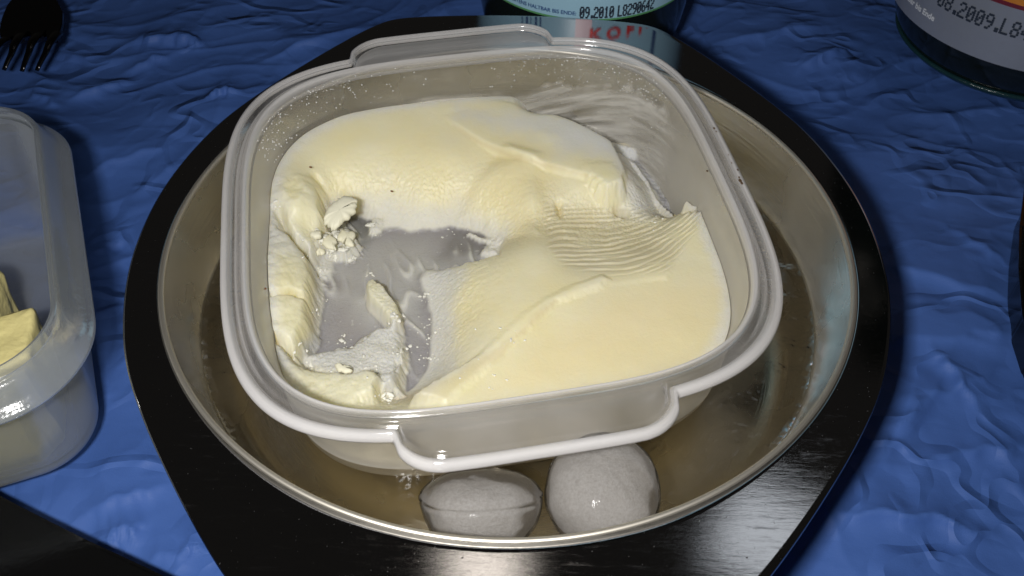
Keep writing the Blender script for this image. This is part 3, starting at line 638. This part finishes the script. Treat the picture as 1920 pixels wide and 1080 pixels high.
t.l(t.ramp(a_.outputs['Fac'],[(.05,0),(.5,.30),(1,.6)]),mx.inputs[0]); t.l(tp.outputs[0],mx.inputs[1]); t.l(p.outputs[0],mx.inputs[2])
M_smear=t.done(mx.outputs[0])
sm=smear('smear',math.radians(6),math.radians(108),-.37,-.03,M_smear,.1,5); sm['label']='thin white smear scraped up the wall'

# ------------------------------------------------------------------ second tub at the left with butter
nvec=np.array([math.cos(math.radians(22.3)),math.sin(math.radians(22.3))]); mvec=np.array([nvec[1],-nvec[0]])
hx,hy=.60,.585; cen=nvec*(-1.255-hx)+mvec*(-.505)
yaw=math.radians(22.3)
tub=empty('storage_tub',(cen[0],cen[1],TZ),(0,0,yaw),label='clear plastic tub with flared rim holding butter at the left edge',cat='plastic tub')
def rring(e,z,rc,seg=24):
    "rounded rectangle grown by e beyond the rim opening"
    a,b=hx+e,hy+e; rc=max(rc+e,.02); out=[]
    for cx,cy,a0 in ((a-rc,b-rc,0),(-(a-rc),b-rc,90),(-(a-rc),-(b-rc),180),(a-rc,-(b-rc),270)):
        for k in range(seg+1):
            w_=math.radians(a0+90*k/seg); out.append((cx+rc*math.cos(w_),cy+rc*math.sin(w_),z-TZ))
    return out
RC=.20
rt=[(.006,.100),(.000,.094),(.000,.086),(.012,.080)]
rimp=[(.0,.060),(-.004,.094),(.0,.103),(.008,.104),(.014,.098),(.022,.075),(.034,.045),(.050,.018),(.064,.006),(.076,.000),(.080,-.008),(.078,-.014),(.070,-.012),(.056,-.004),(.040,.016),(.022,.045),(.010,.060)]
sweep('rim',[rring(e,z,RC) for e,z in rimp],M_rim2,tub)
i2=smooth_prof([(.0,.062),(-.004,.0),(-.020,-.30),(-.035,-.37),(-.08,-.395),(-.2,-.398),(-.5,-.398)],2)
o2=smooth_prof([(.012,.060),(.010,.0),(-.006,-.30),(-.020,-.385),(-.07,-.412),(-.2,-.415),(-.5,-.415)],2)[::-1]
sweep('body',[rring(e,z,RC) for e,z in list(i2)+list(o2)],M_plastic2,tub)
def rough_block(name,corners,z0,z1,mat,label=None,parent=None,rough=.012,nn=26,cat=None,tilt=0):
    "a block of butter with a flat base: corners give its footprint in world x,y"
    c=np.array(corners,float); c0=c.mean(0); rows=[]
    per=[]; 
    for k in range(len(c)):
        a_,b_=c[k],c[(k+1)%len(c)]
        for s in np.linspace(0,1,nn,endpoint=False): per.append(a_*(1-s)+b_*s)
    per=np.array(per)
    for f_,z in [(.01,z0),(1,z0)]+[(1,z0+(z1-z0)*q_) for q_ in (.2,.4,.6,.8,.93)]+[(.985,z1-.003),(.95,z1)]+[(q_,z1) for q_ in (.8,.6,.4,.2,.01)]:
        r_=c0+(per-c0)*f_; nzv=rough*fbm(r_[:,0]*9+z*8,r_[:,1]*9-z*6,4,31)
        d=(per-c0); d=d/np.linalg.norm(d,axis=1,keepdims=True)
        zz=z+(nzv*.8+tilt*(r_[:,0]-c0[0]) if z>z0+.01 else 0)
        rows.append(np.c_[r_+d*nzv[:,None]*(f_>.9),zz+0*nzv])
    rows=np.array(rows); org=np.array([c0[0],c0[1],z0])
    o=sweep(name,rows-org,mat,parent,closed=False); o.location=org
    if cat: tag(o,label,cat)
    return o
def q2(n_,m_): return nvec*n_+mvec*m_
e_n=-1.255-.055
rough_block('butter',[q2(e_n-.14,-.005),q2(e_n-.075,-.07),q2(e_n-.045,-.33),q2(e_n-.62,-.33),q2(e_n-.62,.015)],-.396,-.10,M_butter,'yellow butter block with a cut front edge inside the clear tub',cat='butter')
rough_block('butter',[q2(e_n-.16,-.335),q2(e_n-.13,-.50),q2(e_n-.62,-.52),q2(e_n-.62,-.335)],-.396,-.04,M_butter,'shaded butter piece standing behind the larger butter block',cat='butter')

# ------------------------------------------------------------------ text helpers
def textmesh(body,size,bold=0):
    cu=bpy.data.curves.new('lettering','FONT'); cu.body=body; cu.size=size; cu.offset=bold; cu.resolution_u=3
    o=bpy.data.objects.new('lettering',cu); sc.collection.objects.link(o); bpy.context.view_layer.update()
    me=o.evaluated_get(bpy.context.evaluated_depsgraph_get()).to_mesh()
    V=np.array([v.co[:] for v in me.vertices]); Fc=[list(p.vertices) for p in me.polygons]
    o.to_mesh_clear() if False else None
    bpy.data.objects.remove(o); return V,Fc
def wrap(V,r,ang0,z0,flip=False,slant=0):
    "lay flat artwork (x along, y up) on an upright cylinder whose front faces -Y"
    a_=ang0+V[:,0]/r; z=z0+(-V[:,1] if flip else V[:,1])
    return np.stack([r*np.sin(a_),-r*np.cos(a_),z],-1)
DOT={'0':'01110 10001 10011 10101 11001 10001 01110','1':'00100 01100 00100 00100 00100 00100 01110','2':'01110 10001 00001 00110 01000 10000 11111','4':'00010 00110 01010 10010 11111 00010 00010','6':'00110 01000 10000 11110 10001 10001 01110','8':'01110 10001 10001 01110 10001 10001 01110','9':'01110 10001 10001 01111 00001 00010 01100','.':'00000 00000 00000 00000 00000 01100 01100','L':'10000 10000 10000 10000 10000 10000 11111',' ':'0 0 0 0 0 0 0','-':'00000 00000 00000 11111 00000 00000 00000'}
def dots(s,h,dotr,wf=1):
    p=h/6; V=[];Fc=[]; x=0
    for ch in s:
        for r_,line in enumerate(DOT[ch].split()):
            for c2,b in enumerate(line):
                if b=='1':
                    cx=x+c2*p*.72*wf; cy=h-r_*p; n0=len(V)
                    for k in range(8): V.append((cx+dotr*math.cos(k*math.pi/4),cy+dotr*math.sin(k*math.pi/4),0))
                    Fc.append(list(range(n0,n0+8)))
        x+=wf*p*.72*(6.4 if ch not in '. ' else 4.2)
    return np.array(V),Fc
def cyl_patch(name,r,a0,a1,zf0,zf1,mat,parent,na=80,nz=8):
    A_=np.linspace(a0,a1,na); rows=[]
    for k in range(nz+1):
        z=zf0(A_)*(1-k/nz)+zf1(A_)*k/nz; rows.append(np.stack([r*np.sin(A_),-r*np.cos(A_),z],-1))
    return mesh(name,np.array(rows).reshape(-1,3),gridfaces(nz+1,na),mat,parent)
cst=lambda c: (lambda A_: c+0*A_)

# ------------------------------------------------------------------ jar behind the bowl
jx,jy,jr=.315,1.80,.462
jar=empty('bottle',(jx,jy,TZ),label='dark glass bottle with pale blue label standing behind the steel bowl',cat='bottle',group='drink bottles at the back')
zj=lambda z: z-TZ
jp=smooth_prof([(.001,.03),(.22,.02),(.30,.0),(.36,.0),(.405,.05),(.44,.14),(.458,.25),(jr,.32),(jr,1.6),(jr,2.0),(.40,2.25),(.24,2.5),(.15,2.7),(.13,3.1),(.001,3.1)],2)
lathe('glass_body',jp,M_glass,jar,160)
l0=zj(-.082)
cyl_patch('label_paper',jr+.003,-2.2,2.2,cst(l0),cst(zj(1.2)),M_paper,jar)
cyl_patch('label_edge',jr+.0045,-2.2,2.2,cst(l0-.002),cst(l0+.006),plain('green_line',(.10,.30,.12),.4),jar,nz=1)
V,Fc=textmesh('MINDESTENS HALTBAR BIS ENDE:',.023,.0005); V[:,0]-=V[:,0].max()
mesh('lettering',wrap(V,jr+.0065,-.12,l0+.022),Fc,M_blueink,jar,False)
V,Fc=dots('09.2010 L8290642',.044,.0043,.62); mesh('date_print',wrap(V,jr+.0065,-.085,l0+.014),Fc,M_ink,jar,False)
# upper label print, seen mirrored in the polished rim
V,Fc=textmesh('K O F I \'',.076,.003); V[:,0]-=0
mesh('red_lettering',wrap(V,jr+.0065,.0,zj(.172),flip=True),[f_[::-1] for f_ in Fc],M_red,jar,False)
cyl_patch('pink_stripe',jr+.0055,-.12,.02,cst(zj(.02)),cst(zj(.5)),M_pink,jar,12)
for k,wd in enumerate((.012,.02,.008,.02,.014)):
    a_=-.62+k*.045; cyl_patch('barcode_bar',jr+.0055,a_,a_+wd,cst(zj(.03)),cst(zj(.5)),M_navy,jar,4,1)
cyl_patch('navy_patch',jr+.0055,.62,.66,cst(zj(.16)),cst(zj(.4)),M_navy,jar,4,1)

# ------------------------------------------------------------------ bottle at the upper right
bx,by,brad=2.31,1.80,.60
bot=empty('bottle',(bx,by,TZ),(0,0,0),label='dark glass bottle with silver label at the upper right corner',cat='bottle',group='drink bottles at the back')
bp=smooth_prof([(.001,.04),(.30,.03),(.40,.0),(.47,.0),(.525,.05),(.565,.14),(.592,.26),(brad,.36),(brad,1.6),(brad,1.9),(.5,2.2),(.26,2.5),(.17,2.8),(.15,3.2),(.001,3.2)],2)
lathe('glass_body',bp,M_glass,bot,160)
tp_=np.array([(.465,.0),(.505,.012),(.530,.035),(.532,.045),(.520,.050),(.500,.030),(.46,.012)])
lathe('base_ring',tp_,M_teal,bot,160,closed=True)
sl0=.21
cyl_patch('label_paper',brad+.003,-2.4,2.4,cst(sl0),cst(1.5),M_silver,bot)
V,Fc=textmesh('mindestens haltbar bis Ende',.036,.0008); V[:,0]-=V[:,0].max()
mesh('lettering',wrap(V,brad+.0065,-1.08,sl0+.062),Fc,M_white,bot,False)
V,Fc=dots('08.2009.L84',.058,.0056,.88); mesh('date_print',wrap(V,brad+.0065,-1.10,sl0+.138),Fc,M_ink,bot,False)
cyl_patch('maroon_border',brad+.005,-.78,1.0,lambda A_: sl0+.25+.0*A_+0*A_,cst(sl0+.9),M_maroon,bot)
cyl_patch('orange_artwork',brad+.0065,-.76,1.0,lambda A_: sl0+.268+.0*A_+0*A_,cst(sl0+.9),M_orange,bot)

# ------------------------------------------------------------------ fork at the upper left
fz=-.30
fork=empty('fork',un(60,60,fz),label='dark steel fork with four curved tines at the top left corner',cat='fork')
f0=un(60,60,fz)
def fp(px_,py_): q_=un(px_,py_,fz); return q_[:2]-f0[:2]
# head outline from the neck to the tine roots, tines as tapered bars
hd=[(-60,-300),(8,-300),(60,-40),(84,-12),(108,6),(119,26),(117,50),(112,72),(94,76),(86,62),(80,70),(62,74),(56,62),(48,70),(30,78),(24,72),(16,80),(2,70),(4,40),(12,18),(24,2),(26,-20),(-30,-60)]
hd=[(30,-420),(64,-420),(66,-60),(88,-14),(108,4),(119,26),(118,48),(112,70),(108,78),(90,76),(87,64),(82,72),(64,78),(58,66),(54,64),(46,76),(32,80),(26,72),(20,76),(3,84),(0,60),(5,36),(14,14),(26,-2),(34,-60)]
ol=np.array([fp(*c) for c in hd]); 
def slab(name,ol,z0,z1,mat,parent,zf=None,bev=.006):
    c0=ol.mean(0); n_=len(ol); V=[];Fc=[]
    for z in (z0,z1):
        for p_ in ol: V.append((p_[0],p_[1],z+(zf(p_[0],p_[1]) if zf else 0)))
    bm=bmesh.new(); vs=[bm.verts.new(v_) for v_ in V]
    bm.faces.new(vs[:n_][::-1]); bm.faces.new(vs[n_:])
    for k in range(n_): bm.faces.new((vs[k],vs[(k+1)%n_],vs[n_+(k+1)%n_],vs[n_+k]))
    bmesh.ops.recalc_face_normals(bm,faces=bm.faces)
    bmesh.ops.bevel(bm,geom=[e for e in bm.edges],offset=bev,segments=2,affect='EDGES',clamp_overlap=True)
    bmesh.ops.triangulate(bm,faces=[f_ for f_ in bm.faces if len(f_.verts)>4])
    me=bpy.data.meshes.new(name); bm.to_mesh(me); bm.free(); me.materials.append(mat)
    o=bpy.data.objects.new(name,me); sc.collection.objects.link(o); o.parent=parent; return o
slab('head',ol,-.012,.012,M_fork,fork,bev=.004)
def bar(name,pts,r0,r1,mat,parent,flat=.6):
    pts=np.array(pts,float); n_=len(pts); rows=[]
    for k in range(n_):
        d=pts[min(k+1,n_-1)]-pts[max(k-1,0)]; d/=np.linalg.norm(d); side=np.cross(d,[0,0,1.]); side/=np.linalg.norm(side); up=np.cross(side,d)
        r_=r0+(r1-r0)*k/(n_-1)
        rows.append([pts[k]+r_*(math.cos(w_)*side+flat*math.sin(w_)*up) for w_ in np.linspace(0,2*np.pi,12,endpoint=False)])
    rows=[[pts[0]]*12]+rows+[[pts[-1]]*12]
    return sweep(name,rows,mat,parent,closed=False)
for path in ([(108,62),(100,84),(88,102),(64,121)],[(72,66),(66,84),(56,102),(36,122)],[(40,66),(34,86),(24,104),(2,120)],[(10,74),(2,90),(-12,106),(-36,122)]):
    c=[]
    pts=[np.array([*fp(*q_),0]) for q_ in path]
    for s in np.linspace(0,1,14):
        x_=s*(len(pts)-1); i_=min(int(x_),len(pts)-2); u_=x_-i_; c.append(pts[i_]*(1-u_)+pts[i_+1]*u_+np.array([0,0,.035*math.sin(s*np.pi)-.03*s]))
    bar('tine',c,.024,.010,M_fork,fork)

# ------------------------------------------------------------------ dark dishes cut by the frame
def dish(name,outline_px,z,label):
    ol=np.array([un(*c,z)[:2] for c in outline_px]); c0=ol[:2].mean(0)
    o=empty(name,(c0[0],c0[1],TZ),label=label,cat='plate')
    ol=ol-c0
    slab('plate_body',ol,z-TZ-.03,z-TZ,M_black,o,bev=.012)
    # foot that carries it
    ft=ol.mean(0)+(ol-ol.mean(0))*.8
    slab('plate_foot',ft,.0,z-TZ-.034,M_black,o,bev=.01)
    return o
dish('black_plate',[(-260,790),(-120,862),(0,927),(80,968),(160,1008),(240,1045),(310,1078),(420,1140),(440,1300),(-260,1300)],-.30,'flat black plate edge cutting the lower left corner')
dish('black_plate',[(2200,180),(2060,200),(1960,260),(1926,330),(1914,420),(1912,500),(1920,590),(1950,680),(2010,760),(2200,820)],-.25,'rounded black plate edge showing at the right border')

# ------------------------------------------------------------------ bring everything to metres
for o in list(sc.objects):
    if o.parent is None and o.type in ('MESH','EMPTY'):
        o.location=o.location*S; o.scale=(S,S,S)
bpy.context.view_layer.update()
